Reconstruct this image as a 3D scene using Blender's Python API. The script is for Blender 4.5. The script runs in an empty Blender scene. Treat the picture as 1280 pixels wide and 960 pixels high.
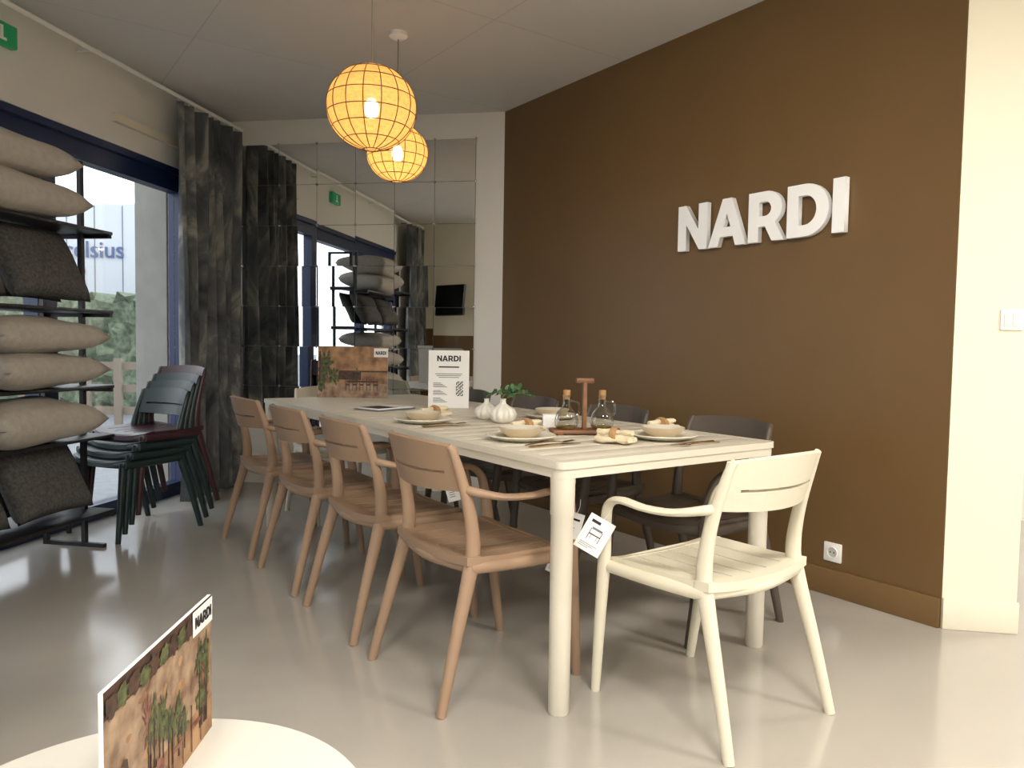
import bpy, bmesh, math, random
from mathutils import Vector, Matrix, Euler
random.seed(7)
TH=math.radians(-9.7)    # room frame (n,d)
TB=math.radians(35.3)    # brown wall / table frame (v,u)
R_room=Matrix.Rotation(TH,4,'Z'); R_tab=Matrix.Rotation(TB,4,'Z'); R_id=Matrix.Identity(4)
CEIL=2.78
scene=bpy.context.scene
col=scene.collection
def s2l(c):
    return tuple((x/255/12.92 if x/255<=0.04045 else ((x/255+0.055)/1.055)**2.4) for x in c)
def rgb(*c): return s2l(c)+(1,)
# ---------------- materials
def mat(name,c,rough=0.6,metal=0,var=0.0,vscale=8,bump=0.0,bscale=60,c2=None,spec=0.5,emit=None,es=0,coat=0,trans=0):
    m=bpy.data.materials.new(name); m.use_nodes=True
    nt=m.node_tree; b=nt.nodes['Principled BSDF']
    b.inputs['Base Color'].default_value=c; b.inputs['Roughness'].default_value=rough
    b.inputs['Metallic'].default_value=metal
    b.inputs['Specular IOR Level'].default_value=spec
    b.inputs['Coat Weight'].default_value=coat
    b.inputs['Transmission Weight'].default_value=trans
    if emit: b.inputs['Emission Color'].default_value=emit; b.inputs['Emission Strength'].default_value=es
    tc=nt.nodes.new('ShaderNodeTexCoord')
    if var>0 or c2:
        n=nt.nodes.new('ShaderNodeTexNoise'); n.inputs['Scale'].default_value=vscale; n.inputs['Detail'].default_value=5
        nt.links.new(tc.outputs['Object'],n.inputs['Vector'])
        r=nt.nodes.new('ShaderNodeValToRGB'); r.color_ramp.elements[0].position=0.35; r.color_ramp.elements[1].position=0.65
        r.color_ramp.elements[0].color=tuple(x*(1-var) for x in c[:3])+(1,)
        r.color_ramp.elements[1].color=c2 if c2 else tuple(min(1,x*(1+var)) for x in c[:3])+(1,)
        nt.links.new(n.outputs['Fac'],r.inputs['Fac']); nt.links.new(r.outputs['Color'],b.inputs['Base Color'])
    if bump>0:
        n2=nt.nodes.new('ShaderNodeTexNoise'); n2.inputs['Scale'].default_value=bscale; n2.inputs['Detail'].default_value=4
        nt.links.new(tc.outputs['Object'],n2.inputs['Vector'])
        bp=nt.nodes.new('ShaderNodeBump'); bp.inputs['Strength'].default_value=bump; bp.inputs['Distance'].default_value=0.01
        nt.links.new(n2.outputs['Fac'],bp.inputs['Height']); nt.links.new(bp.outputs['Normal'],b.inputs['Normal'])
    return m
M={}
M['brown']=mat('brown_paint',rgb(108,83,50),0.42,var=0.03,vscale=3,bump=0.05,bscale=250,spec=0.4)
M['white_wall']=mat('white_paint',rgb(224,221,213),0.7,bump=0.04,bscale=200)
M['cream_wall']=mat('cream_paint',rgb(230,222,200),0.7,bump=0.04,bscale=200)
M['trim']=mat('trim_paint',rgb(224,216,196),0.45)
M['white']=mat('white_plastic',rgb(238,236,230),0.4)
M['letter']=mat('letter_white',rgb(254,254,253),0.5)
M['blue']=mat('blue_frame',rgb(22,38,76),0.4)
M['black']=mat('black_metal',rgb(22,22,24),0.45)
M['ch_brown']=mat('caramel_resin',rgb(152,125,101),0.5,bump=0.08,bscale=300)
M['ch_white']=mat('cream_resin',rgb(214,207,186),0.5,bump=0.08,bscale=300)
M['ch_dark']=mat('dark_resin',rgb(78,68,58),0.5,bump=0.08,bscale=300)
M['ch_green']=mat('green_resin',rgb(20,40,40),0.4)
M['ch_maroon']=mat('maroon_resin',rgb(56,26,32),0.4)
M['table']=mat('cream_lacquer',rgb(209,202,186),0.42,bump=0.05,bscale=200)
M['sidetable']=mat('white_lacquer',rgb(206,203,194),0.4)
M['chrome']=mat('chrome',rgb(200,200,200),0.15,metal=1)
M['mirror']=mat('mirror_glass',(0.88,0.90,0.89,1),0.01,metal=1)
M['gold']=mat('brass',rgb(190,150,90),0.25,metal=1)
M['wood']=mat('walnut_wood',rgb(134,92,58),0.5,c2=rgb(104,68,42),vscale=12)
M['cork']=mat('cork',rgb(170,130,88),0.8)
M['ceramic']=mat('cream_ceramic',rgb(224,217,200),0.3)
M['ceramic_brown']=mat('sand_ceramic',rgb(212,194,164),0.35)
M['vase']=mat('white_ceramic',rgb(226,221,210),0.35)
M['linen']=mat('beige_linen',rgb(216,203,172),0.9,bump=0.3,bscale=150)
M['leaf']=mat('eucalyptus_leaf',rgb(78,112,70),0.55,var=0.2)
M['paper']=mat('paper',rgb(234,232,228),0.6)
M['ink']=mat('ink',rgb(25,25,28),0.6)
M['inkgrey']=mat('ink_grey',rgb(110,110,115),0.6)
M['oil']=mat('olive_oil',rgb(190,160,60),0.1,trans=0.6)
M['pillow']=mat('beige_cushion',rgb(170,164,154),0.9,var=0.06,vscale=30,bump=0.3,bscale=180)
M['pillowd']=mat('charcoal_cushion',rgb(80,78,76),0.9,var=0.3,vscale=70,bump=0.5,bscale=90)
M['concrete']=mat('exterior_render',rgb(142,140,132),0.9,var=0.05,vscale=8,bump=0.25,bscale=40)
M['asphalt']=mat('asphalt',rgb(120,122,124),0.9,var=0.1)
M['hedge']=mat('hedge_leaves',rgb(70,84,66),0.9,c2=rgb(112,122,100),vscale=12,bump=1,bscale=14)
M['truck']=mat('trailer_white',rgb(180,186,192),0.5)
M['red']=mat('red_paint',rgb(170,60,58),0.5)
M['bluetext']=mat('blue_lettering',rgb(72,88,130),0.5)
M['fence']=mat('fence_wood',rgb(120,108,94),0.8)
M['green_sign']=mat('green_sign',rgb(20,130,80),0.4,emit=rgb(20,150,90),es=0.15)
M['terra']=mat('poster_terracotta',rgb(112,80,56),0.6,c2=rgb(176,136,98),vscale=14)
M['ptile']=mat('poster_ground',rgb(170,144,118),0.6,c2=rgb(112,86,68),vscale=22)
M['pgreen']=mat('poster_green',rgb(44,52,34),0.6,c2=rgb(98,102,62),vscale=70)
M['pdark']=mat('poster_dark',rgb(52,38,32),0.6,c2=rgb(84,58,46),vscale=50)
M['pred']=mat('poster_red',rgb(100,54,44),0.6,c2=rgb(138,94,78),vscale=50)
M['tv']=mat('tv_screen',rgb(15,16,18),0.15)
M['cord']=mat('cord',rgb(150,138,118),0.7)
M['rib']=mat('wire_rib',rgb(100,70,38),0.6)
M['fill_panel']=mat('fill_panel_glow',(1,1,1,1),0.5,emit=(1,0.95,0.87,1),es=3.0)  # glowing face of the added fill lights
# floor
def floor_mat():
    m=bpy.data.materials.new('polished_concrete'); m.use_nodes=True; nt=m.node_tree; b=nt.nodes['Principled BSDF']
    tc=nt.nodes.new('ShaderNodeTexCoord')
    n=nt.nodes.new('ShaderNodeTexNoise'); n.inputs['Scale'].default_value=0.9; n.inputs['Detail'].default_value=6; n.inputs['Roughness'].default_value=0.55; n.inputs['Distortion'].default_value=0.6
    nt.links.new(tc.outputs['Object'],n.inputs['Vector'])
    r=nt.nodes.new('ShaderNodeValToRGB'); r.color_ramp.elements[0].position=0.25; r.color_ramp.elements[1].position=0.75
    r.color_ramp.elements[0].color=rgb(162,157,149); r.color_ramp.elements[1].color=rgb(184,178,168)
    nt.links.new(n.outputs['Fac'],r.inputs['Fac']); nt.links.new(r.outputs['Color'],b.inputs['Base Color'])
    n2=nt.nodes.new('ShaderNodeTexNoise'); n2.inputs['Scale'].default_value=3; n2.inputs['Detail'].default_value=5
    nt.links.new(tc.outputs['Object'],n2.inputs['Vector'])
    mr=nt.nodes.new('ShaderNodeMapRange'); mr.inputs['To Min'].default_value=0.10; mr.inputs['To Max'].default_value=0.22
    nt.links.new(n2.outputs['Fac'],mr.inputs['Value']); nt.links.new(mr.outputs['Result'],b.inputs['Roughness'])
    b.inputs['Specular IOR Level'].default_value=1.0
    return m
M['floor']=floor_mat()
def ceil_mat():
    m=bpy.data.materials.new('ceiling_panels'); m.use_nodes=True; nt=m.node_tree; b=nt.nodes['Principled BSDF']
    tc=nt.nodes.new('ShaderNodeTexCoord'); br=nt.nodes.new('ShaderNodeTexBrick')
    mp=nt.nodes.new('ShaderNodeMapping'); mp.inputs['Rotation'].default_value=(0,0,math.radians(45))
    br.offset=0.0; br.inputs['Scale'].default_value=1.0; br.inputs['Brick Width'].default_value=1.2; br.inputs['Row Height'].default_value=1.2
    br.inputs['Mortar Size'].default_value=0.004; br.inputs['Mortar Smooth'].default_value=0.3
    br.inputs['Color1'].default_value=rgb(212,210,206); br.inputs['Color2'].default_value=rgb(209,207,203); br.inputs['Mortar'].default_value=rgb(192,189,184)
    nt.links.new(tc.outputs['Object'],mp.inputs[0]); nt.links.new(mp.outputs[0],br.inputs['Vector']); nt.links.new(br.outputs['Color'],b.inputs['Base Color'])
    b.inputs['Roughness'].default_value=0.8
    return m
M['ceiling']=ceil_mat()
def glass_mat():
    m=bpy.data.materials.new('window_glass'); m.use_nodes=True; nt=m.node_tree; nt.nodes.clear()
    o=nt.nodes.new('ShaderNodeOutputMaterial'); mx=nt.nodes.new('ShaderNodeMixShader'); t=nt.nodes.new('ShaderNodeBsdfTransparent'); g=nt.nodes.new('ShaderNodeBsdfGlossy')
    g.inputs['Roughness'].default_value=0.02; t.inputs['Color'].default_value=(0.95,0.96,0.96,1); mx.inputs['Fac'].default_value=0.08
    nt.links.new(t.outputs[0],mx.inputs[1]); nt.links.new(g.outputs[0],mx.inputs[2]); nt.links.new(mx.outputs[0],o.inputs[0]); return m
M['glass']=glass_mat()
def bottle_mat():
    m=bpy.data.materials.new('clear_glass'); m.use_nodes=True; nt=m.node_tree; nt.nodes.clear()
    o=nt.nodes.new('ShaderNodeOutputMaterial'); mx=nt.nodes.new('ShaderNodeMixShader'); t=nt.nodes.new('ShaderNodeBsdfTransparent'); g=nt.nodes.new('ShaderNodeBsdfGlossy')
    fr=nt.nodes.new('ShaderNodeLayerWeight'); fr.inputs['Blend'].default_value=0.35
    g.inputs['Roughness'].default_value=0.03; t.inputs['Color'].default_value=(0.88,0.89,0.87,1)
    nt.links.new(fr.outputs['Facing'],mx.inputs[0])
    nt.links.new(t.outputs[0],mx.inputs[1]); nt.links.new(g.outputs[0],mx.inputs[2]); nt.links.new(mx.outputs[0],o.inputs[0]); return m
M['bottle']=bottle_mat()
def shade_mat():
    m=bpy.data.materials.new('linen_lampshade'); m.use_nodes=True; nt=m.node_tree; nt.nodes.clear()
    o=nt.nodes.new('ShaderNodeOutputMaterial'); 
    d=nt.nodes.new('ShaderNodeBsdfDiffuse'); d.inputs[0].default_value=rgb(228,192,132)
    t=nt.nodes.new('ShaderNodeBsdfTranslucent'); t.inputs[0].default_value=rgb(246,196,120)
    a=nt.nodes.new('ShaderNodeMixShader'); a.inputs[0].default_value=0.6
    tr=nt.nodes.new('ShaderNodeBsdfTransparent'); b=nt.nodes.new('ShaderNodeMixShader')
    tc=nt.nodes.new('ShaderNodeTexCoord')
    n=nt.nodes.new('ShaderNodeTexNoise'); n.inputs['Scale'].default_value=1.0; n.inputs['Detail'].default_value=3
    mp=nt.nodes.new('ShaderNodeMapping'); mp.inputs['Scale'].default_value=(40,40,260)
    n3=nt.nodes.new('ShaderNodeTexNoise'); n3.inputs['Scale'].default_value=55
    ad=nt.nodes.new('ShaderNodeMath'); ad.operation='MULTIPLY'
    mr=nt.nodes.new('ShaderNodeMapRange'); mr.inputs['From Min'].default_value=0.12; mr.inputs['From Max'].default_value=0.4; mr.inputs['To Min'].default_value=0.04; mr.inputs['To Max'].default_value=0.30
    nt.links.new(tc.outputs['Object'],mp.inputs[0]); nt.links.new(mp.outputs[0],n.inputs['Vector']); nt.links.new(tc.outputs['Object'],n3.inputs['Vector'])
    nt.links.new(n.outputs['Fac'],ad.inputs[0]); nt.links.new(n3.outputs['Fac'],ad.inputs[1]); nt.links.new(ad.outputs[0],mr.inputs['Value']); nt.links.new(mr.outputs['Result'],b.inputs[0])
    nt.links.new(d.outputs[0],a.inputs[1]); nt.links.new(t.outputs[0],a.inputs[2]); nt.links.new(a.outputs[0],b.inputs[1]); nt.links.new(tr.outputs[0],b.inputs[2])
    nt.links.new(b.outputs[0],o.inputs[0]); return m
M['shade']=shade_mat()
M['bulb']=mat('bulb_glow',(1,1,1,1),0.5,emit=(1,0.84,0.6,1),es=30)
def curtain_mat():
    m=bpy.data.materials.new('forest_print_fabric'); m.use_nodes=True; nt=m.node_tree; b=nt.nodes['Principled BSDF']
    tc=nt.nodes.new('ShaderNodeTexCoord'); mp=nt.nodes.new('ShaderNodeMapping'); mp.inputs['Scale'].default_value=(1.6,2.0,1.0)
    n=nt.nodes.new('ShaderNodeTexNoise'); n.inputs['Scale'].default_value=2.0; n.inputs['Detail'].default_value=7; n.inputs['Roughness'].default_value=0.62; n.inputs['Distortion'].default_value=1.0
    nt.links.new(tc.outputs['Object'],mp.inputs['Vector']); nt.links.new(mp.outputs['Vector'],n.inputs['Vector'])
    r=nt.nodes.new('ShaderNodeValToRGB'); e=r.color_ramp.elements
    e[0].position=0.34; e[0].color=rgb(46,50,54); e[1].position=0.72; e[1].color=rgb(168,164,152)
    x=e.new(0.52); x.color=rgb(92,94,94)
    nt.links.new(n.outputs['Fac'],r.inputs['Fac']); nt.links.new(r.outputs['Color'],b.inputs['Base Color'])
    b.inputs['Roughness'].default_value=0.9
    return m
M['curtain']=curtain_mat()

# ---------------- mesh builder
class MB:
    def __init__(s): s.v=[]; s.f=[]; s.mi=[]; s.sm=[]; s.mats=[]
    def m(s,key):
        if key not in s.mats: s.mats.append(key)
        return s.mats.index(key)
    def add(s,vs,fs,key,smooth=False,xf=None):
        o=len(s.v)
        for p in vs:
            p=Vector(p)
            if xf is not None: p=xf@p
            s.v.append(p)
        k=s.m(key)
        for f in fs: s.f.append(tuple(i+o for i in f)); s.mi.append(k); s.sm.append(smooth)
    def box(s,x0,x1,y0,y1,z0,z1,key,xf=None,bev=0):
        if bev<=0:
            vs=[(x,y,z) for x in(x0,x1) for y in(y0,y1) for z in(z0,z1)]
            fs=[(0,1,3,2),(4,6,7,5),(0,4,5,1),(2,3,7,6),(0,2,6,4),(1,5,7,3)]
            s.add(vs,fs,key,False,xf)
        else:
            bm=bmesh.new(); bmesh.ops.create_cube(bm,size=1)
            bmesh.ops.transform(bm,matrix=Matrix.Translation(((x0+x1)/2,(y0+y1)/2,(z0+z1)/2))@Matrix.Diagonal((x1-x0,y1-y0,z1-z0,1)),verts=bm.verts)
            bmesh.ops.bevel(bm,geom=list(bm.edges),offset=bev,segments=2,affect='EDGES',profile=0.5)
            bm.verts.index_update()
            s.add([v.co.copy() for v in bm.verts],[[v.index for v in f.verts] for f in bm.faces],key,False,xf); bm.free()
    def sweep(s,pts,rad,key,ref=(1,0,0),seg=12,sub=6,xf=None,closed=False,caps=True):
        P=[Vector(p) for p in pts]; n=len(P)
        Rr=[(r,r) if not isinstance(r,(tuple,list)) else r for r in (rad if isinstance(rad,list) else [rad]*n)]
        out=[]
        cnt=n if closed else n-1
        for i in range(cnt):
            if closed: p0,p1,p2,p3=P[i-1],P[i],P[(i+1)%n],P[(i+2)%n]
            else: p0=P[max(i-1,0)];p1=P[i];p2=P[i+1];p3=P[min(i+2,n-1)]
            r1=Rr[i]; r2=Rr[(i+1)%n]
            k=sub if n>2 else 1
            for j in range(k):
                t=j/k
                q=0.5*((2*p1)+(p2-p0)*t+(2*p0-5*p1+4*p2-p3)*t*t+(3*p1-p0-3*p2+p3)*t**3)
                out.append((q,(r1[0]*(1-t)+r2[0]*t,r1[1]*(1-t)+r2[1]*t)))
        if not closed: out.append((P[-1],Rr[-1]))
        vs=[];N=len(out); ref=Vector(ref)
        for i,(q,r) in enumerate(out):
            a=out[i-1][0] if (i>0 or closed) else out[i][0]; b=out[(i+1)%N][0] if (i<N-1 or closed) else out[i][0]
            t=(b-a).normalized(); sd=(ref-t*ref.dot(t))
            if sd.length<1e-4: sd=Vector((0,1,0))-t*t.y
            sd.normalize(); up=t.cross(sd)
            for j in range(seg):
                an=2*math.pi*j/seg
                vs.append(q+sd*math.cos(an)*r[0]+up*math.sin(an)*r[1])
        fs=[]
        for i in range(N if closed else N-1):
            for j in range(seg):
                a=i*seg+j;b=i*seg+(j+1)%seg;c=((i+1)%N)*seg+(j+1)%seg;d=((i+1)%N)*seg+j
                fs.append((a,b,c,d))
        if caps and not closed:
            fs.append(tuple(range(seg))); fs.append(tuple((N-1)*seg+j for j in range(seg)))
        s.add(vs,fs,key,True,xf)
    def lathe(s,prof,key,seg=28,xf=None,rib=0,ribn=0):
        vs=[];n=len(prof)
        for (r,z) in prof:
            for j in range(seg):
                a=2*math.pi*j/seg
                rr=r*(1+rib*abs(math.cos(a*ribn/2))) if rib else r
                vs.append((rr*math.cos(a),rr*math.sin(a),z))
        fs=[]
        for i in range(n-1):
            for j in range(seg):
                fs.append((i*seg+j,i*seg+(j+1)%seg,(i+1)*seg+(j+1)%seg,(i+1)*seg+j))
        if prof[0][0]>1e-4: fs.append(tuple(range(seg)))
        if prof[-1][0]>1e-4 : fs.append(tuple((n-1)*seg+j for j in range(seg)))
        s.add(vs,fs,key,True,xf)
    def slab(s,fn,nu,nv,th,key,xf=None):
        """fn(a,b)->(point,normal) a,b in 0..1 ; closed thick surface"""
        top=[];bot=[]
        for i in range(nu+1):
            for j in range(nv+1):
                p,nn=fn(i/nu,j/nv); p=Vector(p);nn=Vector(nn).normalized()
                top.append(p+nn*th/2); bot.append(p-nn*th/2)
        K=(nu+1)*(nv+1); fs=[]
        id=lambda i,j:i*(nv+1)+j
        for i in range(nu):
            for j in range(nv):
                fs.append((id(i,j),id(i+1,j),id(i+1,j+1),id(i,j+1)))
                fs.append((K+id(i,j),K+id(i,j+1),K+id(i+1,j+1),K+id(i+1,j)))
        for i in range(nu):
            fs.append((id(i,0),K+id(i,0),K+id(i+1,0),id(i+1,0))); fs.append((id(i,nv),id(i+1,nv),K+id(i+1,nv),K+id(i,nv)))
        for j in range(nv):
            fs.append((id(0,j),id(0,j+1),K+id(0,j+1),K+id(0,j))); fs.append((id(nu,j),K+id(nu,j),K+id(nu,j+1),id(nu,j+1)))
        s.add(top+bot,fs,key,True,xf)
    def mesh(s,name):
        me=bpy.data.meshes.new(name)
        me.from_pydata([tuple(v) for v in s.v],[],s.f)
        for k in s.mats: me.materials.append(M[k])
        me.polygons.foreach_set('material_index',s.mi); me.polygons.foreach_set('use_smooth',s.sm)
        bm=bmesh.new(); bm.from_mesh(me); bmesh.ops.recalc_face_normals(bm,faces=bm.faces); bm.to_mesh(me); bm.free()
        me.set_sharp_from_angle(angle=math.radians(42)) if hasattr(me,'set_sharp_from_angle') else None
        me.update(); return me
    def obj(s,name,frame=None,parent=None,recenter=True,loc=None):
        if recenter:
            mn=Vector([min(v[i] for v in s.v) for i in range(3)]); mx=Vector([max(v[i] for v in s.v) for i in range(3)])
            c=(mn+mx)/2; c.z=mn.z
            s.v=[v-c for v in s.v]
        else: c=Vector((0,0,0))
        o=bpy.data.objects.new(name,s.mesh(name)); col.objects.link(o)
        X=(frame if frame is not None else R_id)@Matrix.Translation(c)
        if parent: o.parent=parent
        o.matrix_local=X
        return o
def empty(name,mtx):
    e=bpy.data.objects.new(name,None); col.objects.link(e); e.empty_display_size=0.1; e.matrix_world=mtx; return e
def roomP(n,d,z=0): return R_room@Vector((n,d,z))
def tabP(v,u,z=0): return R_tab@Vector((v,u,z))
def text(body,size,mt,parent,mtx,name='lettering',ext=0.0005,align='CENTER',offset=0.0):
    c=bpy.data.curves.new(name,'FONT'); c.body=body; c.size=size; c.extrude=ext; c.align_x=align; c.align_y='CENTER'; c.offset=offset
    c.materials.append(M[mt]); o=bpy.data.objects.new(name,c); col.objects.link(o)
    o.parent=parent; o.matrix_local=mtx; return o
def rbox(name,n0,n1,d0,d1,z0,z1,key,bev=0,frame=R_room):
    b=MB(); b.box(n0,n1,d0,d1,z0,z1,key,bev=bev); return b.obj(name,frame)

# ================= ROOM
BD=5.46           # back wall distance
WN=-3.20          # window wall
BV=3.143          # brown wall v
def nd(p): q=R_room.inverted()@Vector((p[0],p[1],0)); return q.x,q.y
def vu(p): q=R_tab.inverted()@Vector((p[0],p[1],0)); return q.x,q.y
A=tabP(BV,0); D=tabP(0,1)-tabP(0,0)
nA,dA=nd(A); q=R_room.inverted()@D
t=(BD-dA)/q.y; CU=t                      # u at brown/back corner
CP=tabP(BV,CU); CN=nd(CP)[0]
RU=1.455                                  # right end of brown wall (u)
RP=tabP(BV,RU); RN,RD=nd(RP)
XE=5.2; YS=-4.5
rbox('floor',WN-0.2,XE,YS,BD+0.15,-0.1,0,'floor')
rbox('ceiling',WN-0.2,XE,YS,BD+0.15,CEIL,CEIL+0.1,'ceiling')
rbox('wall_back',WN-0.2,XE,BD,BD+0.15,0,CEIL,'white_wall')
rbox('wall_brown',BV,BV+0.12,RU,CU-0.0,0,CEIL,'brown',frame=R_tab)
rbox('baseboard_brown',BV-0.015,BV,RU,CU-0.02,0,0.12,'brown',frame=R_tab,bev=0.004)
rbox('wall_right',RN+0.004,RN+0.275,RD,RD+0.16,0,CEIL,'cream_wall')
rbox('baseboard_right',RN+0.004,RN+0.28,RD-0.014,RD,0,0.125,'trim',bev=0.004)
# window wall
WE=5.03
b=MB()
b.box(WN-0.2,WN,0.6,BD,2.29,CEIL,'white_wall'); b.box(WN-0.2,WN,WE,BD,0,2.29,'white_wall'); b.box(WN-0.2,WN,0.6,1.35,0,2.29,'white_wall')
b.obj('wall_window',R_room)
b=MB(); b.box(WN-0.2,-1.1,0.45,0.6,1.28,CEIL,'cream_wall'); b.box(WN-0.2,-1.1,0.45,0.6,0,1.28,'brown'); b.obj('wall_left_return',R_room)
b=MB(); b.box(-1.25,-1.1,YS,0.45,1.28,CEIL,'cream_wall'); b.box(-1.25,-1.1,YS,0.45,0,1.28,'brown'); b.obj('wall_left_rear',R_room)
rbox('wall_east',XE,XE+0.15,YS,BD,0,CEIL,'white_wall')
# rear wall with shopfront glazing
b=MB(); b.box(-1.25,XE,YS-0.15,YS,2.4,CEIL,'white_wall'); b.box(-1.25,-0.9,YS-0.15,YS,0,2.4,'white_wall'); b.box(4.8,XE,YS-0.15,YS,0,2.4,'white_wall')
b.obj('wall_rear',R_room)
b=MB()
for n in (-0.9,1.0,2.9,4.74): b.box(n,n+0.06,YS-0.1,YS-0.04,0,2.4,'blue')
b.box(-0.9,4.8,YS-0.1,YS-0.04,2.34,2.4,'blue'); b.box(-0.9,4.8,YS-0.1,YS-0.04,0,0.08,'blue'); b.box(-0.84,4.74,YS-0.075,YS-0.07,0.08,2.34,'glass')
b.obj('window_2',R_room)
# main window
b=MB(); f0,f1=WN-0.14,WN-0.05
b.box(f0,f1,1.35,WE,2.14,2.29,'blue'); b.box(f0,f1,1.35,WE,0,0.09,'blue')
b.box(f0-0.02,f1+0.04,1.35,WE,2.25,2.29,'blue')
for d,w in ((1.35,0.09),(2.35,0.13),(3.66,0.14),(WE-0.08,0.08)): b.box(f0,f1,d,d+w,0.09,2.14,'blue')
b.box(WN-0.1,WN-0.094,1.44,WE-0.08,0.09,2.14,'glass')
b.obj('window_1',R_room)
rbox('trim_1',WN,WN+0.03,4.2,4.95,2.42,2.47,'trim')
# pillar outside
rbox('exterior_pillar',WN-0.45,WN-0.2,WE-0.02,5.4,-0.15,3.2,'concrete')
# curtain rail + curtains
def curtain(name,n,d0,d1,z0,z1,folds,amp=0.05):
    b=MB(); k=folds*10
    def fn(a,c):
        d=d0+(d1-d0)*a; ph=a*folds*2*math.pi
        am=amp*(0.75+0.35*(1-c))
        z=z0+(z1-z0)*c
        x=n+math.sin(ph+0.5*math.sin(3*c+a*9))*am+0.012*math.sin(a*31+c*4)
        dd=d+0.02*math.sin(c*3+a*13)
        return (x,dd,z),(1,0.4*math.cos(ph),0)
    b.slab(fn,k,14,0.006,'curtain')
    e=b.obj(name,R_room); return e
curtain('curtain',-3.03,4.60,5.38,0.02,2.66,7)
curtain('curtain',-3.04,0.72,1.35,0.02,2.66,5)
b=MB(); b.sweep([(-3.04,0.7,2.70),(-3.04,5.42,2.70)],0.013,'white',ref=(0,0,1))
for d in (0.9,2.4,3.9,5.4): b.sweep([(-3.19,d,2.72),(-3.04,d,2.72),(-3.04,d,2.70)],0.007,'white',ref=(0,1,0),sub=1)
for i in range(13): 
    d=4.62+i*0.062; b.sweep([(-3.04,d,2.71),(-3.04,d,2.672)],0.004,'white',ref=(1,0,0),seg=6)
b.obj('curtain_rail',R_room)
# exit sign
b=MB(); b.box(WN,WN+0.04,3.26,3.46,2.555,2.665,'green_sign',bev=0.004)
b.box(WN+0.04,WN+0.043,3.35,3.37,2.585,2.645,'white'); b.box(WN+0.04,WN+0.043,3.33,3.39,2.575,2.588,'white'); b.obj('exit_sign',R_room)
# invented fill lights shaped as ceiling panels, unseen (behind / above the viewpoint)
for (n,d) in ((0.6,0.6),(2.6,1.6),(0.6,-2.2),(3.2,-1.8),(3.2,4.3),(-0.6,-0.7)):
    b=MB(); b.box(n-0.3,n+0.3,d-0.3,d+0.3,CEIL-0.02,CEIL,'white'); b.box(n-0.28,n+0.28,d-0.28,d+0.28,CEIL-0.024,CEIL-0.02,'fill_panel'); b.obj('added_fill_panel',R_room)
    L=bpy.data.lights.new('added_fill_light','AREA'); L.size=0.55; L.energy=63; L.color=(1,0.94,0.85); o=bpy.data.objects.new('added_fill_lamp',L); col.objects.link(o)
    o.location=roomP(n,d,CEIL-0.03)
# added spot with housing, out of view, to brighten the wall lettering
sp_p=roomP(-0.35,1.2,CEIL-0.14); tgt=tabP(BV,1.75+0.9,1.72)
b=MB(); b.lathe([(0,.14),(.05,.14),(.05,.12),(.012,.115),(.012,.06),(.0,.06)],'white')
dirv=(tgt-sp_p).normalized(); qx=dirv.to_track_quat('-Z','Y').to_matrix().to_4x4()
b.lathe([(0,.07),(.035,.07),(.045,.06),(.045,-.05),(.04,-.05),(.036,-.02),(0,-.02)],'white',xf=qx)
b.obj('added_spot_housing',Matrix.Translation(sp_p),recenter=False)
L=bpy.data.lights.new('added_spot_light','SPOT'); L.energy=60; L.color=(1,.97,.92); L.spot_size=math.radians(62); L.spot_blend=1.0; L.shadow_soft_size=.05
o=bpy.data.objects.new('added_spot_light',L); col.objects.link(o); o.matrix_world=Matrix.Translation(sp_p+dirv*.06)@qx

# ================= MIRROR TILES
b=MB()
n1=CN-0.208; T=0.3055
for i in range(6):
    for j in range(7):
        nn=n1-T*(i+0.5); zz=2.595-T*(j+0.5); h=T/2-0.0015
        X=Matrix.Translation((nn,BD-0.012,zz))@Euler((random.uniform(-1,1)*0.006,0,random.uniform(-1,1)*0.008)).to_matrix().to_4x4()
        b.box(-h,h,-0.002,0.002,-h,h,'mirror',xf=X)
b.box(n1-6*T,n1,BD-0.008,BD-0.001,2.595-7*T,2.595,'inkgrey')
for i in range(7):
    for j in range(8):
        X=Matrix.Translation((n1-T*i,BD-0.02,2.595-T*j))@Euler((math.pi/2,0,0)).to_matrix().to_4x4()
        b.lathe([(0.0,0.006),(0.006,0.005),(0.009,0),(0.009,-0.008)],'chrome',seg=10,xf=X)
b.obj('wall_mirror',R_room)
# ================= SWITCH / SOCKET
b=MB()
b.box(RN+0.165,RN+0.245,RD-0.01,RD,1.19,1.27,'white',bev=0.003); b.box(RN+0.177,RN+0.204,RD-0.015,RD-0.01,1.205,1.255,'white',bev=0.002); b.box(RN+0.206,RN+0.233,RD-0.015,RD-0.01,1.205,1.255,'white',bev=0.002)
b.obj('light_switch',R_room)
su=vu((1.455,3.384))[1]
b=MB(); b.box(BV-0.012,BV,su-0.042,su+0.042,0.155,0.24,'white',bev=0.004)
X=Matrix.Translation((BV-0.012,su,0.1975))@Euler((0,-math.pi/2,0)).to_matrix().to_4x4()
b.lathe([(0.026,0),(0.026,0.003),(0.022,0.003),(0.021,-0.001),(0,-0.001)],'white',xf=X)
for s_ in(-1,1):
    b.lathe([(0.0035,0.0005),(0,0.0005)],'ink',seg=8,xf=X@Matrix.Translation((0,s_*0.009,0)))
b.obj('wall_socket',R_tab)
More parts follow.
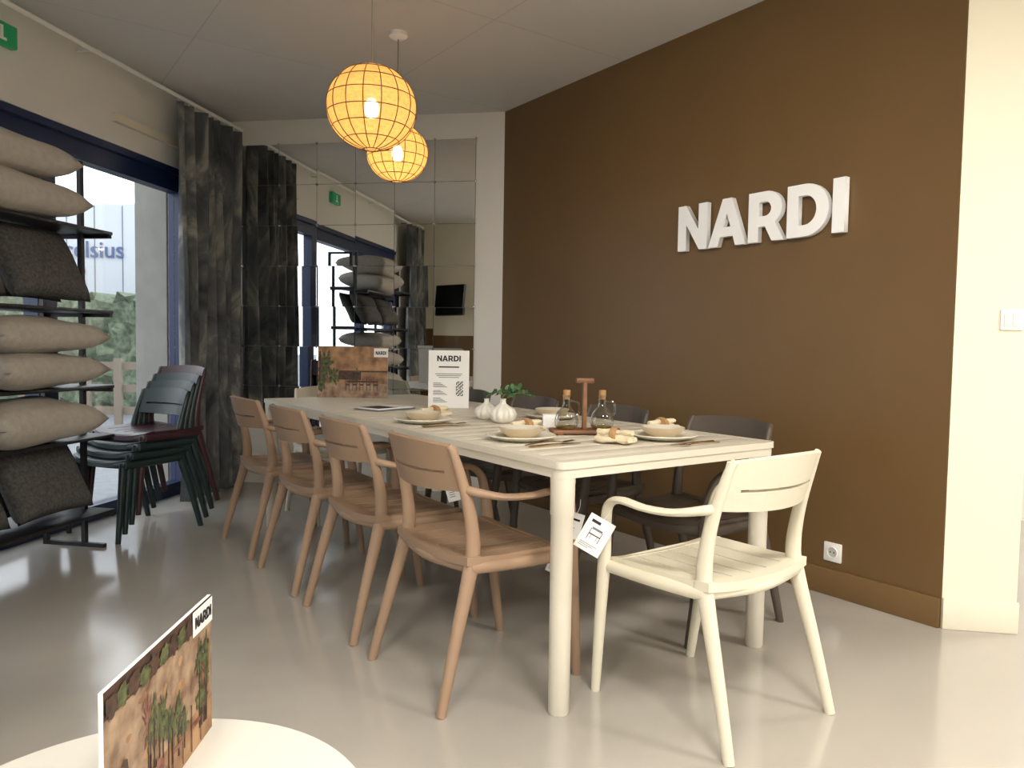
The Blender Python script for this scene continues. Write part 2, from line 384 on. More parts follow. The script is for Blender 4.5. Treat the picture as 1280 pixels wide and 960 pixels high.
# ================= WALL LETTERS
def arc(cx,cy,rx,ry,a0,a1,n=14): return [(cx+rx*math.cos(math.radians(a0+(a1-a0)*i/n)),cy+ry*math.sin(math.radians(a0+(a1-a0)*i/n))) for i in range(n+1)]
LET=[('N',[[(0,0),(0,1),(.24,1),(.64,.45),(.64,1),(.9,1),(.9,0),(.67,0),(.26,.57),(.26,0)]],.9+.05),
 ('A',[[(0,0),(.40,1),(.66,1),(1.06,0),(.78,0),(.71,.2),(.345,.2),(.28,0)],[(.53,.68),(.42,.40),(.64,.40)]],1.06+.07),
 ('R',[[(0,0),(0,1)]+arc(.46,.655,.40,.345,90,-55)+[(.92,0),(.62,0),(.44,.30),(.27,.30),(.27,0)],[(.27,.51),(.27,.79)]+arc(.44,.65,.15,.14,90,-90)],.92+.07),
 ('D',[[(0,0),(0,1)]+arc(.42,.5,.55,.5,90,-90,20),[(.27,.22),(.27,.78)]+arc(.42,.5,.27,.28,90,-90,16)],.97+.08),
 ('I',[[(0,0),(0,1),(.27,1),(.27,0)]],.27)]
tot=sum(l[2] for l in LET)
def sign(parent,mtx,width,height,ext,mt,name='letter'):
    x=-tot/2
    for nm,polys,adv in LET:
        c=bpy.data.curves.new(name+'_'+nm,'CURVE'); c.dimensions='2D'; c.fill_mode='BOTH'; c.extrude=ext/2
        for p in polys:
            sp=c.splines.new('POLY'); sp.points.add(len(p)-1)
            for i,(a,b_) in enumerate(p): sp.points[i].co=((a+x)*width/tot,b_*height,0,1)
            sp.use_cyclic_u=True
        c.materials.append(M[mt]); o=bpy.data.objects.new(name+'_'+nm,c); col.objects.link(o); o.parent=parent; o.matrix_local=mtx; x+=adv
lu=vu((.91,4.153))[1]; ru=vu((1.462,3.372))[1]
Xs=R_tab@Matrix(((0,0,-1,0),(-1,0,0,0),(0,1,0,0),(0,0,0,1)))
e=empty('wall_lettering_sign',Matrix.Translation(tabP(BV-0.022,(lu+ru)/2,1.618))@Xs)
sign(e,Matrix.Identity(4),lu-ru,0.238,0.03,'letter')

# ================= CHAIR
def chair_mesh(key,arms=True):
    b=MB(); SZ=0.445
    for s in (-1,1):
        b.sweep([(s*.245,-.265,0),(s*.232,-.208,.22),(s*.218,-.152,.42),(s*.214,-.142,.50),(s*.212,-.160,.62),(s*.206,-.205,.765),(s*.200,-.222,.80)],
                [(.014,.016),(.017,.020),(.019,.026),(.018,.025),(.015,.020),(.012,.014),(.008,.010)],key)
        if arms:
            b.sweep([(s*.232,.262,0),(s*.243,.238,.22),(s*.252,.214,.44),(s*.262,.200,.56),(s*.272,.178,.620),(s*.282,.12,.645),(s*.286,.02,.640),(s*.270,-.07,.642),(s*.236,-.145,.657),(s*.211,-.172,.665)],
                [(.014,.015),(.017,.019),(.019,.023),(.017,.019),(.017,.014),(.019,.011),(.020,.010),(.019,.011),(.015,.014),(.010,.014)],key,sub=7)
        else:
            b.sweep([(s*.225,.245,0),(s*.222,.225,.22),(s*.216,.205,.43)],[(.013,.014),(.016,.018),(.018,.022)],key)
    def sz(x,y):
        return SZ-0.016*(1-(x/.25)**2)+0.010*max(0,-(y+0.05))/.2*1.0-0.02*max(0,(y-.14)/.1)**2
    W=.236
    def yf(x): return .235-.03*(x/W)**2*abs(x/W)
    def yr(x): return -.175-.02*(1-(x/W)**2)
    def strip(x0,x1,y0,y1,th=0.022,nu=4,nv=12):
        def fn(a,c):
            x=x0+(x1-x0)*a; ya=y0(x); yb=y1(x); y=ya+(yb-ya)*c
            return (x,y,sz(x,y)),(0,0,1)
        b.slab(fn,nu,nv,th,key)
    strip(-W,W,lambda x:yf(x)-.055,yf,nu=24,nv=5,th=.026)
    strip(-W,W,yr,lambda x:yr(x)+.05,nu=24,nv=3,th=.026)
    nS=6; gw=.008; edge=-W; w=(2*W-(nS-1)*gw)/nS
    for i in range(nS):
        x0=-W+i*(w+gw); strip(x0,x0+w,lambda x:yr(x)+.049,lambda x:yf(x)-.054)
    for s in(-1,1):
        b.sweep([(s*.222,-.155,SZ-.022),(s*.240,.02,SZ-.024),(s*.246,.215,SZ-.024)],[(.016,.02)]*3,key)
    b.sweep([(-.245,.205,SZ-.024),(0,.222,SZ-.03),(.245,.205,SZ-.024)],[(.014,.02)]*3,key,ref=(0,1,0))
    b.sweep([(-.22,-.155,SZ-.02),(0,-.185,SZ-.026),(.22,-.155,SZ-.02)],[(.014,.018)]*3,key,ref=(0,1,0))
    def by(x,zz,x_in=.212): return -.132-.30*(zz-.53)-.062*(1-(x/x_in)**2)
    def rail(z0,z1,x_in=0.212,crown=0,droop=0):
        def fn(a,c):
            x=-x_in+2*x_in*a; k=1-(x/x_in)**2
            zz=z0+(z1-z0)*c
            zt=zz+crown*k*c-droop*k*(1-c)
            return (x,by(x,zz),zt),(0,1,0.30)
        b.slab(fn,24,4,0.015,key)
    rail(.660,.711,droop=.006); rail(.721,.797,crown=0.014)
    for s in(-1,1):
        def fn(a,c,s=s):
            x=s*(.212-.045*a); zz=.705+.025*c
            return (x,by(x,zz),zz),(0,1,.30)
        b.slab(fn,4,2,0.015,key)
    return b.mesh('chair_body_'+key)
CM={k:chair_mesh(k) for k in('ch_brown','ch_white','ch_dark')}
CM['ch_green']=chair_mesh('ch_green',False); CM['ch_maroon']=chair_mesh('ch_maroon',False)
def tag(parent,loc,rot,size=(0.055,0.085),printed=False):
    b=MB(); w,h=size
    b.box(-w/2,w/2,-0.0006,0.0006,-h,0,'paper')
    if printed:
        b.box(-w*.35,w*.0,-0.001,-0.0007,-h*.2,-h*.12,'ink')
        b.box(-w*.22,w*.22,-0.001,-0.0007,-h*.52,-h*.49,'ink'); b.box(-w*.2,w*.2,-0.001,-0.0007,-h*.37,-h*.31,'inkgrey')
        for s in(-1,1): 
            b.box(s*w*.22-.001,s*w*.22+.001,-0.001,-0.0007,-h*.68,-h*.35,'ink'); b.box(s*w*.12-.0008,s*w*.12+.0008,-0.001,-0.0007,-h*.64,-h*.5,'inkgrey')
        for k in range(3): b.box(-w*.38,w*(.3-.15*k),-0.001,-0.0007,-h*(.80+.05*k),-h*(.785+.05*k),'inkgrey')
    else:
        b.box(-w*.3,w*.3,-0.001,-0.0007,-h*.3,-h*.22,'ink')
        for k in range(3): b.box(-w*.3,w*.1,-0.001,-0.0007,-h*(.6+.1*k),-h*(.57+.1*k),'inkgrey')
    b.sweep([(0,0,-.004),(0.004,0,.02),(0,0,.045)],0.0008,'paper',seg=5)
    b.obj('price_tag',Matrix.Translation(loc)@Matrix.Rotation(rot[0],4,'Z')@Matrix.Rotation(rot[1],4,'Y'),parent,recenter=False)
def chair(p,f,key,name='dining_chair',z=0,jit=0):
    a=math.atan2(-f.x,f.y)+jit
    e=empty(name,Matrix.Translation((p.x,p.y,z))@Matrix.Rotation(a,4,'Z'))
    o=bpy.data.objects.new('chair_body',CM[key]); col.objects.link(o); o.parent=e; return e
U=tabP(0,1)-tabP(0,0); V=tabP(1,0)-tabP(0,0)
DV,DU=.020,-.014
for i,u in enumerate((2.178,2.82,3.455,4.12)):
    e=chair(tabP(1.37+DV,u+DU),V,'ch_brown',jit=random.uniform(-.015,.015))
    if i==0: tag(e,(.305,.19,.57),(.75,.25))
    if i==1: tag(e,(.30,.10,.585),(.75,-.3))
    if i==0: tag(e,(.12,.255,.37),(.75,.35),(.04,.055))
for i,u in enumerate((2.10,2.78,3.46,4.14)):
    chair(tabP(2.40,u),-V,'ch_dark',jit=random.uniform(-.015,.015))
e=chair(tabP(1.866,1.552),U,'ch_white',jit=.03)
tag(e,(-.285,.185,.575),(-.75,.5),(0.085,0.115),True)
chair(tabP(1.90,4.60),-U,'ch_white')

# ================= TABLE
b=MB(); v0,v1,u0,u1=1.37+DV,2.385+DV,1.726+DU,4.526+DU; TZ=0.765
def rrect(v0,v1,u0,u1,r,n=6):
    pts=[]
    for cx,cy,a in((v1-r,u1-r,0),(v0+r,u1-r,90),(v0+r,u0+r,180),(v1-r,u0+r,270)):
        for i in range(n+1):
            an=math.radians(a+90*i/n); pts.append((cx+r*math.cos(an),cy+r*math.sin(an)))
    return pts
def ring(b,o,i_,z0,z1,key):
    n=len(o); vs=[(x,y,z) for z in(z0,z1) for x,y in o]+[(x,y,z) for z in(z0,z1) for x,y in i_]
    fs=[]
    for k in range(n):
        j=(k+1)%n
        fs+= [(k,j,n+j,n+k),(2*n+k,3*n+k,3*n+j,2*n+j),(n+k,n+j,3*n+j,3*n+k),(k,2*n+k,2*n+j,j)]
    b.add(vs,fs,key)
ring(b,rrect(v0,v1,u0,u1,.03),rrect(v0+.045,v1-.045,u0+.045,u1-.045,.004),TZ-.022,TZ,'table')
ring(b,rrect(v0+.005,v1-.005,u0+.005,u1-.005,.03),rrect(v0+.03,v1-.03,u0+.03,u1-.03,.012),TZ-.050,TZ-.022,'table')
nS=25; L=(u1-u0-.1); w=L/nS
for i in range(nS):
    a=u0+.05+i*w
    b.box(v0+.051,v1-.051,a+.004,a+w-.004,TZ-.018,TZ-.0012,'table',bev=.0012)
for v in (v0+.25,v1-.25,(v0+v1)/2): b.box(v-.02,v+.02,u0+.03,u1-.03,TZ-.05,TZ-.019,'table')
for u in ((u0+u1)/2-.03,u0+.7,u1-.7): b.box(v0+.03,v1-.03,u,u+.05,TZ-.05,TZ-.019,'table')
for v in(v0+.042,v1-.042):
    for u in(u0+.042,u1-.042):
        b.lathe([(.029,0),(.032,.006),(.033,.3),(.034,.60),(.0365,.604),(.037,.69),(.039,TZ-.03)],'table',xf=Matrix.Translation((v,u,0)))
b.obj('dining_table',R_tab)
tb=TZ
def onT(x,y,z=0): return Matrix.Translation((x,y,tb+z))
def place_setting(x,y,rot):
    b=MB()
    b.lathe([(0,0.0),(.075,0.0),(.112,.012),(.125,.018),(.124,.021),(.108,.016),(.07,.006),(0,.005)],'ceramic',seg=36)
    b.lathe([(0,.006),(.036,.006),(.068,.026),(.080,.044),(.077,.045),(.064,.029),(.032,.012),(0,.011)],'ceramic_brown',seg=36)
    b.lathe([(0,.012),(.032,.013),(.062,.030),(.0755,.0448),(.077,.046),(.0,.024)],'ceramic',seg=36)
    b.obj('plate_with_bowl',onT(x,y)@Matrix.Rotation(rot,4,'Z'),recenter=False)
def cutlery(x,y,rot,off=0.165):
    b=MB()
    b.sweep([(off,-.09,.004),(off,0,.010),(off,.06,.006)],[(.005,.0015),(.003,.002),(.003,.0015)],'gold',seg=8)
    b.sweep([(off,.06,.006),(off,.075,.005),(off,.085,.006)],[(.003,.001),(.011,.001),(.012,.001)],'gold',seg=8)
    for k in(-1,0,1): b.sweep([(off+k*.008,.083,.006),(off+k*.008,.12,.009)],[(.002,.001)]*2,'gold',seg=6)
    b.sweep([(off+.035,-.10,.004),(off+.035,.0,.005),(off+.035,.06,.004),(off+.037,.12,.003)],[(.006,.003),(.004,.003),(.009,.001),(.003,.0008)],'gold',seg=8)
    b.obj('cutlery_set',onT(x,y)@Matrix.Rotation(rot,4,'Z'),recenter=False)
def napkin(x,y,rot,L=.17,key='linen'):
    b=MB()
    for k,(dy,dz,r) in enumerate(((0,.018,.017),(.022,.015,.013),(-.021,.015,.012),(.004,.038,.013))):
        pts=[(-L/2+L*i/5,dy+.006*math.sin(i*1.7+k),dz+.002*math.sin(i*2.3+k)) for i in range(6)]
        b.sweep(pts,[(r*.7,r*.8),(r,r),(r*.95,r*.85),(r*.8,r*.75),(r,r),(r*1.25,r*.7)],key,ref=(0,1,0),seg=10)
    b.lathe([(.030,-.012),(.034,0),(.030,.012),(.027,0)],'cork',seg=18,xf=Matrix.Translation((0,0,.030))@Matrix.Diagonal((1,1,.85,1))@Matrix.Rotation(math.pi/2,4,'Y'))
    b.obj('napkin',onT(x,y,.0005)@Matrix.Rotation(rot,4,'Z'),recenter=False)
def P(v,u): q=tabP(v,u); return q.x,q.y
for (v,u) in ((1.60,2.20),(1.575,2.88),(2.08,1.97),(2.20,2.78)):
    x,y=P(v,u); place_setting(x,y,0)
x,y=P(1.60,2.20); cutlery(x,y,TB-math.pi/2,.150)
x,y=P(1.575,2.88); cutlery(x,y,TB-math.pi/2,.150)
x,y=P(2.08,1.97); cutlery(x,y,TB+math.pi/2,-.185)
x,y=P(1.74,2.36); napkin(x,y,TB+0.2,.15)
x,y=P(1.72,3.04); napkin(x,y,TB+0.3,.16)
x,y=P(1.83,1.96); napkin(x,y,TB-1.1,.13)
x,y=P(2.25,2.14); napkin(x,y,TB+.2,.17)
# cruet set
cx,cy=P(1.93,2.24)
e=empty('oil_and_vinegar_stand',onT(cx,cy)@Matrix.Rotation(TB-0.5,4,'Z'))
b=MB(); b.box(-.13,.13,-.055,.055,.004,.018,'wood',bev=.004)
for s in(-1,1): b.box(s*.1-.01,s*.1+.01,-.05,.05,0,.005,'wood')
b.box(-.008,.008,-.012,.012,.018,.21,'wood',bev=.003); b.box(-.035,.035,-.013,.013,.195,.215,'wood',bev=.005)
b.obj('tray',None,e,recenter=False)
for s in(-1,1):
    b=MB(); X=Matrix.Translation((s*.07,0,.018))
    b.lathe([(0,0),(.036,0),(.044,.012),(.046,.035),(.038,.062),(.018,.085),(.014,.10),(.014,.125),(.017,.130),(.015,.131),(.012,.125)],'bottle',xf=X)
    b.lathe([(0,.003),(.034,.003),(.041,.012),(0,.013)],'oil',xf=X)
    b.lathe([(.0,.115),(.012,.115),(.014,.135),(.014,.15),(0,.152)],'cork',seg=14,xf=X)
    b.sweep([(s*.07+.014,0,.128),(s*.07+.045,0,.12),(s*.07+.05,0,.085),(s*.07+.04,0,.07)],.004,'bottle',ref=(0,1,0),seg=8)
    b.obj('bottle',None,e,recenter=False)
x,y=P(1.95,2.48); b=MB(); b.box(-.03,.03,-.03,.03,0,.055,'paper',bev=.006); b.obj('candle_holder',onT(x,y),recenter=False)
for (v,u,sc) in ((1.88,2.72,1.0),(1.90,2.88,0.9)):
    x,y=P(v,u); b=MB()
    prof=[(0,0),(.03,0),(.048,.015),(.054,.038),(.045,.06),(.024,.074),(.012,.084),(.010,.098),(.013,.104),(.009,.103),(.007,.09)]
    b.lathe([(r*sc,z*sc) for r,z in prof],'vase',seg=60,rib=.14,ribn=10)
    rnd=random.Random(int(u*100))
    for k in range(5 if sc==1 else 2):
        a=rnd.uniform(-.6,.9); L=rnd.uniform(.07,.14)
        tip=Vector((math.cos(a)*L,math.sin(a)*L*.5,.10*sc+.02+rnd.uniform(-.03,.04)))
        p0=Vector((0,0,.06)); p1=Vector((0,0,.115*sc))
        b.sweep([p0,p1,(p1+tip)/2+Vector((0,0,.012)),tip],.0016,'leaf',seg=6)
        for q in range(7):
            tt=.25+q*.12; c=p1.lerp(tip,tt)+Vector((0,0,.010))
            X=Matrix.Translation(c)@Euler((rnd.uniform(-1,1),rnd.uniform(-1,1),rnd.uniform(0,6))).to_matrix().to_4x4()
            r=rnd.uniform(.010,.016)
            pts=[(r+r*math.cos(2*math.pi*i/10),.7*r*math.sin(2*math.pi*i/10),.003*math.cos(4*math.pi*i/10)) for i in range(10)]
            b.add(pts,[tuple(range(10))],'leaf',False,X)
    b.obj('bud_vase',onT(x,y),recenter=False)
x,y=P(1.72,3.55); b=MB(); b.box(-.13,.13,-.09,.09,0,.006,'inkgrey',bev=.001); b.box(-.12,.12,-.08,.08,.006,.012,'paper',bev=.001); b.box(-.11,.02,-.07,.07,.0121,.0127,'ink'); b.obj('magazine',onT(x,y)@Matrix.Rotation(TB+.3,4,'Z'),recenter=False)

# ================= POSTERS  (local: x right, z up, front faces -y)
def poster(name,w,h,mtx,kind):
    e=empty(name,mtx); b=MB()
    b.box(-w/2,w/2,0,.006,0,h,'paper')
    y0=-.0005
    def q(x0,z0,x1,z1,k,l=1): b.box(x0*w-w/2,x1*w-w/2,y0*l-.0002,y0*l+.0004,z0*h,z1*h,k)
    def blob(cx,cz,rx,rz,k,l=2,seed=1,n=26,lo=.65):
        rn=random.Random(seed)
        pts=[]
        for i in range(n):
            f=rn.uniform(lo,1.1)
            pts.append((min(w/2,max(-w/2,cx*w-w/2+rx*w*math.cos(2*math.pi*i/n)*f)),y0*l,min(h*.995,max(0.002,cz*h+rz*h*math.sin(2*math.pi*i/n)*f))))
        b.add(pts,[tuple(range(n))],k)
    if kind=='photo':
        q(0,0,1,1,'terra',1); q(0,0,1,.28,'ptile',1.5)
        q(.30,.5,1,.53,'pdark',2)
        blob(.1,.62,.14,.38,'pgreen',3,1,40,.4); blob(.22,.42,.1,.2,'pgreen',3.2,2,40,.4); blob(.06,.3,.07,.2,'pgreen',3.4,3)
        blob(.55,.42,.06,.18,'pgreen',3,5,40,.4)
        q(.02,.3,.04,.9,'pdark',4)
        q(.3,.35,.62,.50,'pdark',3.5)
        q(.42,.30,.86,.33,'pdark',4.5)
        for k in range(5):
            x=.40+k*.1; q(x,.14,x+.008,.34,'pdark',5); q(x+.05,.14,x+.058,.34,'pdark',5); q(x,.24,x+.058,.27,'pdark',5); q(x,.24,x+.008,.42,'pdark',5)
        q(.80,.80,1,.97,'paper',4)
        logo=(.9,.885,.15,.07)
    elif kind=='terrace':
        q(0,0,1,1,'ptile',1); q(0,0,1,.26,'terra',1.4); q(0,.84,1,1,'pdark',1.6) 
        rr=random.Random(5)
        for k in range(34): blob(rr.uniform(.05,.95),rr.uniform(.3,.8),rr.uniform(.02,.06),rr.uniform(.02,.06),rr.choice(['terra','ptile','ptile']),2+.02*k,k,12,.7)
        for k in range(18):
            x=rr.uniform(.2,.95); z=rr.uniform(.28,.66); a=rr.uniform(.03,.07)
            blob(x,z,a,rr.uniform(.12,.22),rr.choice(['pgreen','pgreen','pgreen','pred']),3+.1*k,k+40,44,.25)
            q(x-.004,.12,x+.004,z,'pdark',3+.1*k)
        blob(.12,.3,.10,.22,'pdark',5,21); blob(.42,.16,.07,.14,'pred',5.2,22); 
        for k in range(4): 
            q(.14+.2*k,.03,.147+.2*k,.36,'pdark',6); q(.14+.2*k,.18,.25+.2*k,.21,'pred',6); q(.245+.2*k,.03,.25+.2*k,.2,'pdark',6)
        for k in range(12): blob(.04+.085*k,.90,.06,.07,'pgreen' if k%2 else 'pdark',6.4,k+90,20,.6)
        q(.76,.82,.99,.995,'paper',7)
        logo=(.875,.91,.19,.08)
    else:
        logo=(.5,.85,.58,.1)
        for (z,ww,hh,k) in ((.70,.5,.022,'ink'),(.585,.66,.012,'inkgrey'),(.555,.6,.012,'inkgrey'),(.525,.5,.012,'inkgrey')):
            q(.5-ww/2,z,.5+ww/2,z+hh,k,1)
        for r in range(3):
            zz=.36-.13*r
            for k in range(4): q(.12,zz+.022*k,.12+.34-.05*k,zz+.022*k+.01,'inkgrey',1)
            if r<2:
                for a in range(6):
                    for c in range(6):
                        if (a*7+c*5+r)%3!=1: q(.68+a*.03,zz+c*.021-.02,.705+a*.03,zz+c*.021-.002,'ink',1)
    b.obj('board',None,e,recenter=False)
    X=Matrix.Translation(((logo[0]-.5)*w,-.0048 if kind!='info' else -.0012,(logo[1]-.04)*h))@Euler((math.pi/2,0,0)).to_matrix().to_4x4()
    sign(e,X,logo[2]*w,logo[3]*h,.0004,'ink','logo')
    return e
def face(x,y,z,target,tilt=0):
    a=math.atan2(target[1]-y,target[0]-x)+math.pi/2
    return Matrix.Translation((x,y,z))@Matrix.Rotation(a,4,'Z')@Matrix.Rotation(tilt,4,'X')
poster('photo_board',.43,.315,face(-.98,4.66,tb,(-1.0,0),-0.06),'photo')
poster('info_sign',.215,.305,face(-.335,4.02,tb,(-.2,0),-0.05),'info')

# ================= FOREGROUND side table + poster
b=MB(); 
b.lathe([(0,.40),(.30,.40),(.333,.405),(.338,.413),(.333,.42),(0,.42)],'sidetable',seg=72)
b.lathe([(0,0),(.17,0),(.18,.008),(.05,.02),(.028,.04),(.026,.40),(0,.40)],'sidetable',seg=40)
o=b.obj('side_table',Matrix.Translation((-.520,1.040,0)),recenter=False)
px,py=-.514,1.158
poster('terrace_photo_board',.375,.236,face(px,py,.4205,(px+1,py+.04)),'terrace')

# ================= PENDANTS
def pendant(x,y,z,r):
    e=empty('pendant_lamp',Matrix.Translation((x,y,z)))
    ob=.93; b=MB()
    prof=[]
    for i in range(33):
        a=math.radians(-80+160*i/32); prof.append((r*math.cos(a),r*ob*math.sin(a)))
    vs=[];seg=64
    for (rr,zz) in prof:
        for j in range(seg): vs.append((rr*math.cos(2*math.pi*j/seg),rr*math.sin(2*math.pi*j/seg),zz))
    fs=[(i*seg+j,i*seg+(j+1)%seg,(i+1)*seg+(j+1)%seg,(i+1)*seg+j) for i in range(32) for j in range(seg)]
    b.add(vs,fs,'shade',True); b.obj('shade',None,e,recenter=False)
    b=MB()
    for k in range(16):
        a=2*math.pi*k/16
        pts=[(math.cos(a)*r*1.006*math.cos(math.radians(t)),math.sin(a)*r*1.006*math.cos(math.radians(t)),r*1.006*ob*math.sin(math.radians(t))) for t in range(-80,81,16)]
        b.sweep(pts,.0021,'rib',ref=(math.sin(a),-math.cos(a),.01),seg=6,sub=3)
    for t in(-80,-52,-30,-10,12,34,55,80):
        rr=r*1.006*math.cos(math.radians(t)); zz=r*1.006*ob*math.sin(math.radians(t))
        b.sweep([(rr*math.cos(2*math.pi*i/24),rr*math.sin(2*math.pi*i/24),zz) for i in range(24)],.0021,'rib',ref=(0,0,1),seg=6,sub=2,closed=True)
    b.obj('wire_frame',None,e,recenter=False)
    b=MB(); b.sweep([(0,0,.05),(0,0,CEIL-z-.02)],.0035,'cord',seg=8)
    b.lathe([(.018,.035),(.02,.04),(.02,.09),(.006,.10)],'white',seg=16)
    b.lathe([(0,CEIL-z-.035),(.03,CEIL-z-.033),(.05,CEIL-z-.02),(.05,CEIL-z)],'white',seg=28); 
    for k in range(3):
        a=2*math.pi*k/3; b.sweep([(0,0,.09),(math.cos(a)*r*.17,math.sin(a)*r*.17,r*ob*.985)],.0015,'white',seg=5,ref=(0,1,.1))
    b.obj('cord_and_canopy',None,e,recenter=False)
    b=MB(); b.lathe([(0,-.045),(.018,-.04),(.03,-.02),(.032,0),(.026,.02),(.014,.036),(0,.037)],'bulb',seg=20); b.obj('bulb',None,e,recenter=False)
    L=bpy.data.lights.new('bulb_lamp','POINT'); L.energy=4.3; L.color=(1,.77,.50); L.shadow_soft_size=.04
    o=bpy.data.objects.new('bulb_lamp',L); col.objects.link(o); o.parent=e; o.location=(0,0,-.0)
pendant(-.62,3.33,2.108,.190)
pendant(-.645,4.21,2.138,.166)

# ================= SHELF
S_n0,S_n1,S_d0,S_d1=-3.15,-2.75,2.25,3.61
b=MB()
LV=(0.20,0.60,0.86,1.25,1.66)
for z in LV:
    b.box(S_n0,S_n1,S_d0,S_d1,z-.016,z,'black',bev=.003)
    for d in(S_d0+.02,S_d1-.03): b.box(S_n0,S_n1,d,d+.02,z-.035,z-.016,'black')
for d in(S_d0+.04,S_d1-.06):
    for n in(-2.90,-3.13): b.box(n-.012,n+.012,d,d+.024,0,2.02,'black')
    b.box(-3.14,-2.78,d,d+.024,0,.02,'black'); b.box(-3.13,-2.90,d,d+.024,2.0,2.02,'black')
b.obj('display_shelf',R_room)
def cushion(n,d,z,w,l,h,key,rot=(0,0,0),name='throw_pillow',up=0):
    b=MB(); N=20; vs=[]; fs=[]
    for s in(1,-1):
        for i in range(N+1):
            for j in range(N+1):
                a=-1+2*i/N; c=-1+2*j/N
                x=a*w/2*(1-.07*(1-c*c)); y=c*l/2*(1-.07*(1-a*a))
                t=max(0,(1-a**4))*max(0,(1-c**4)); zz=s*h/2*t**.45
                zz+=s*h*.05*math.sin(a*5+c*3)*t
                vs.append((x,y,zz))
    K=(N+1)**2
    for s in(0,1):
        for i in range(N):
            for j in range(N):
                q=s*K+i*(N+1)+j; fs.append((q,q+1,q+N+2,q+N+1) if s else (q,q+N+1,q+N+2,q+1))
    b.add(vs,fs,key,True)
    o=b.obj(name,R_room@Matrix.Translation((n,d,z+(h/2 if not up else up)))@Euler(rot).to_matrix().to_4x4(),recenter=False)
    bm=bmesh.new(); bm.from_mesh(o.data); bmesh.ops.remove_doubles(bm,verts=bm.verts,dist=1e-5); bmesh.ops.recalc_face_normals(bm,faces=bm.faces); bm.to_mesh(o.data); bm.free()
    for p in o.data.polygons: p.use_smooth=True
    return o
nn=-2.92
cushion(nn,3.05,1.665,.50,.66,.19,'pillow',(0.0,0.03,.03)); cushion(nn-.02,3.0,1.84,.50,.66,.19,'pillow',(0,.02,-.04))
cushion(nn+.02,3.12,0.865,.52,.66,.17,'pillow',(0,.0,.04)); cushion(nn+.02,3.12,1.03,.52,.66,.17,'pillow',(0,.02,-.02))
cushion(nn+.02,3.10,0.605,.52,.66,.21,'pillow',(0,.03,.02))
for zz in (1.26,.21):
    for k,d in enumerate((3.26,2.74)):
        cushion(-2.89,d,zz,.40,.48,.15,'pillowd',(0,math.radians(62),0),up=.205)
        cushion(-3.03,d,zz,.36,.46,.10,'pillowd',(0,math.radians(66),0),up=.19)

# ================= STACKED CHAIRS
for i,k in enumerate(('ch_green','ch_green','ch_green','ch_maroon')):
    f=(roomP(.35,1)-roomP(0,0)).normalized()*-1
    p=roomP(-2.89,3.94)+(-f)*(.04*i)
    chair(p,f,k,name='stacked_chair',z=.045*i)

# ================= TV (on return wall behind, visible in mirror)
e=empty('wall_tv',Matrix.Translation(roomP(-2.62,0.80,1.55))@Matrix.Rotation(TH+math.pi+math.radians(28),4,'Z')@Matrix.Rotation(-.1,4,'X'))
b=MB(); b.box(-.26,.26,-.02,.02,0,.42,'black',bev=.004); b.box(-.25,.25,-.0215,-.0205,.012,.41,'tv'); b.obj('screen',None,e,recenter=False)
b=MB(); b.sweep([(0,.02,.21),(.03,.10,.21),(-.02,.16,.21)],.015,'black',ref=(0,0,1)); b.obj('bracket',None,e,recenter=False)

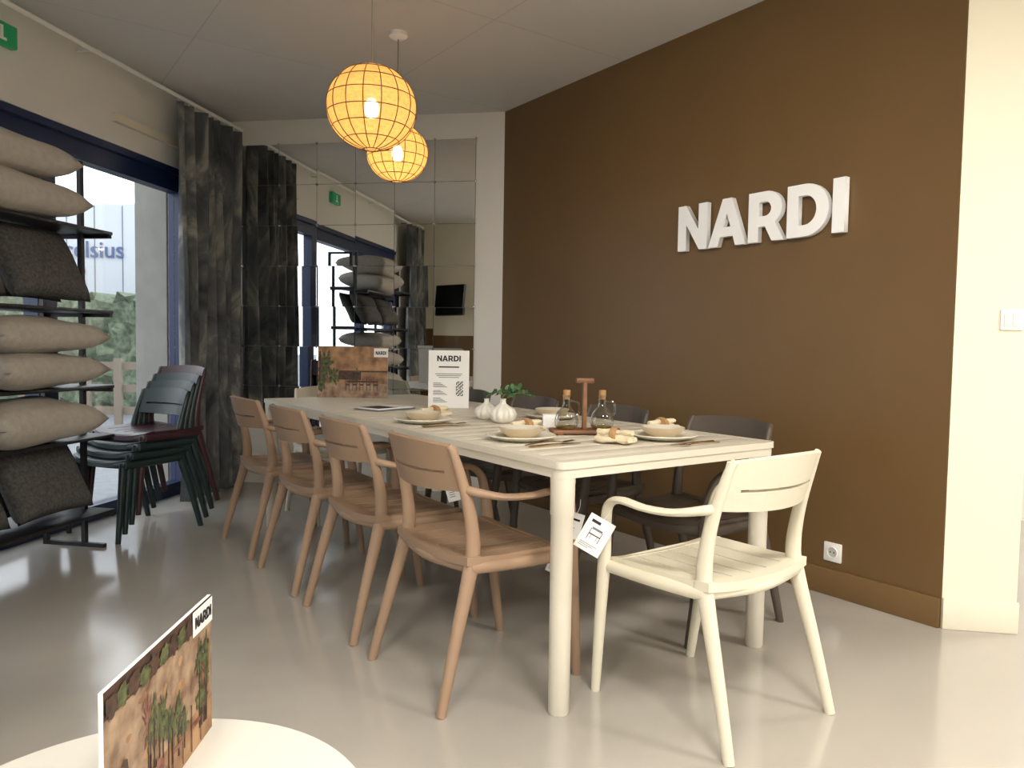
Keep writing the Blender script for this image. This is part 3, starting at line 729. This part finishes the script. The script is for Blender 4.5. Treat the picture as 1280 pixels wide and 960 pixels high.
# ================= OUTSIDE
rbox('exterior_ground',-60,WN-0.2,-40,60,-.25,-.15,'asphalt')
rbox('exterior_ground_front',WN-0.2,60,-60,YS-0.15,-.25,-.15,'asphalt')
b=MB()
rn=random.Random(4)
def hf(a,c): 
    X=-18+13.6*a
    return (X,13+rn.uniform(-.12,.12),-.15+2.0*c+rn.uniform(-.05,.05)),(0,-1,0)
b.slab(hf,110,16,.9,'hedge'); b.obj('hedge')
e=empty('truck_trailer',Matrix.Translation((-8.0,16.3,-.15)))
b=MB(); b.box(-7,0,0,2.5,1.1,4.15,'truck',bev=.03); b.box(-7,0,-.02,.0,1.1,1.3,'red'); 
for x in(-1.2,-2.5): 
    b.lathe([(0,-.2),(.5,-.2),(.5,.1),(0,.1)],'black',xf=Matrix.Translation((x,.2,.5))@Matrix.Rotation(math.pi/2,4,'X'))
b.box(-6.9,-.3,.5,1.9,.8,1.1,'black')
for x in range(12): b.box(-7+.6*x,-6.985+.6*x,-.012,0,1.3,4.1,'inkgrey')
b.obj('trailer_body',None,e,recenter=False)
text('celsius',.50,'bluetext',e,Matrix.Translation((-1.0,-.03,3.15))@Euler((math.pi/2,0,0)).to_matrix().to_4x4(),ext=.005,offset=.004)
text('90\n80\n60',.24,'red',e,Matrix.Translation((-1.30,-.03,2.45))@Euler((math.pi/2,0,0)).to_matrix().to_4x4(),ext=.005)
b=MB()
for i in range(22): b.box(-12+.42*i,-11.9+.42*i,10,10.05,-.15,.85,'fence')
for z in(.1,.4,.7): b.box(-12,-3,10.05,10.09,z,z+.1,'fence')
b.obj('wooden_fence')

# ================= WORLD
w=bpy.data.worlds.new('overcast_sky'); scene.world=w; w.use_nodes=True; nt=w.node_tree; bg=nt.nodes['Background']
tc=nt.nodes.new('ShaderNodeTexCoord'); sp=nt.nodes.new('ShaderNodeSeparateXYZ'); cr=nt.nodes.new('ShaderNodeValToRGB')
cr.color_ramp.elements[0].position=0.45; cr.color_ramp.elements[0].color=(.90,.93,.98,1); cr.color_ramp.elements[1].position=.9; cr.color_ramp.elements[1].color=(.84,.91,1.0,1)
nt.links.new(tc.outputs['Generated'],sp.inputs[0]); nt.links.new(sp.outputs['Z'],cr.inputs[0]); nt.links.new(cr.outputs[0],bg.inputs[0]); bg.inputs[1].default_value=3.3

# ================= CAMERA
cd=bpy.data.cameras.new('camera'); cam=bpy.data.objects.new('camera',cd); col.objects.link(cam); scene.camera=cam
cd.sensor_width=36; cd.lens=940/1280*36; cd.clip_start=.02
cam.matrix_world=Matrix.Translation((0,0.05,1.10))@Matrix.Rotation(math.radians(90-2.92),4,'X')@Matrix.Rotation(math.radians(0.9),4,'Z')
scene.view_settings.view_transform='Standard'
scene.view_settings.exposure=0.08
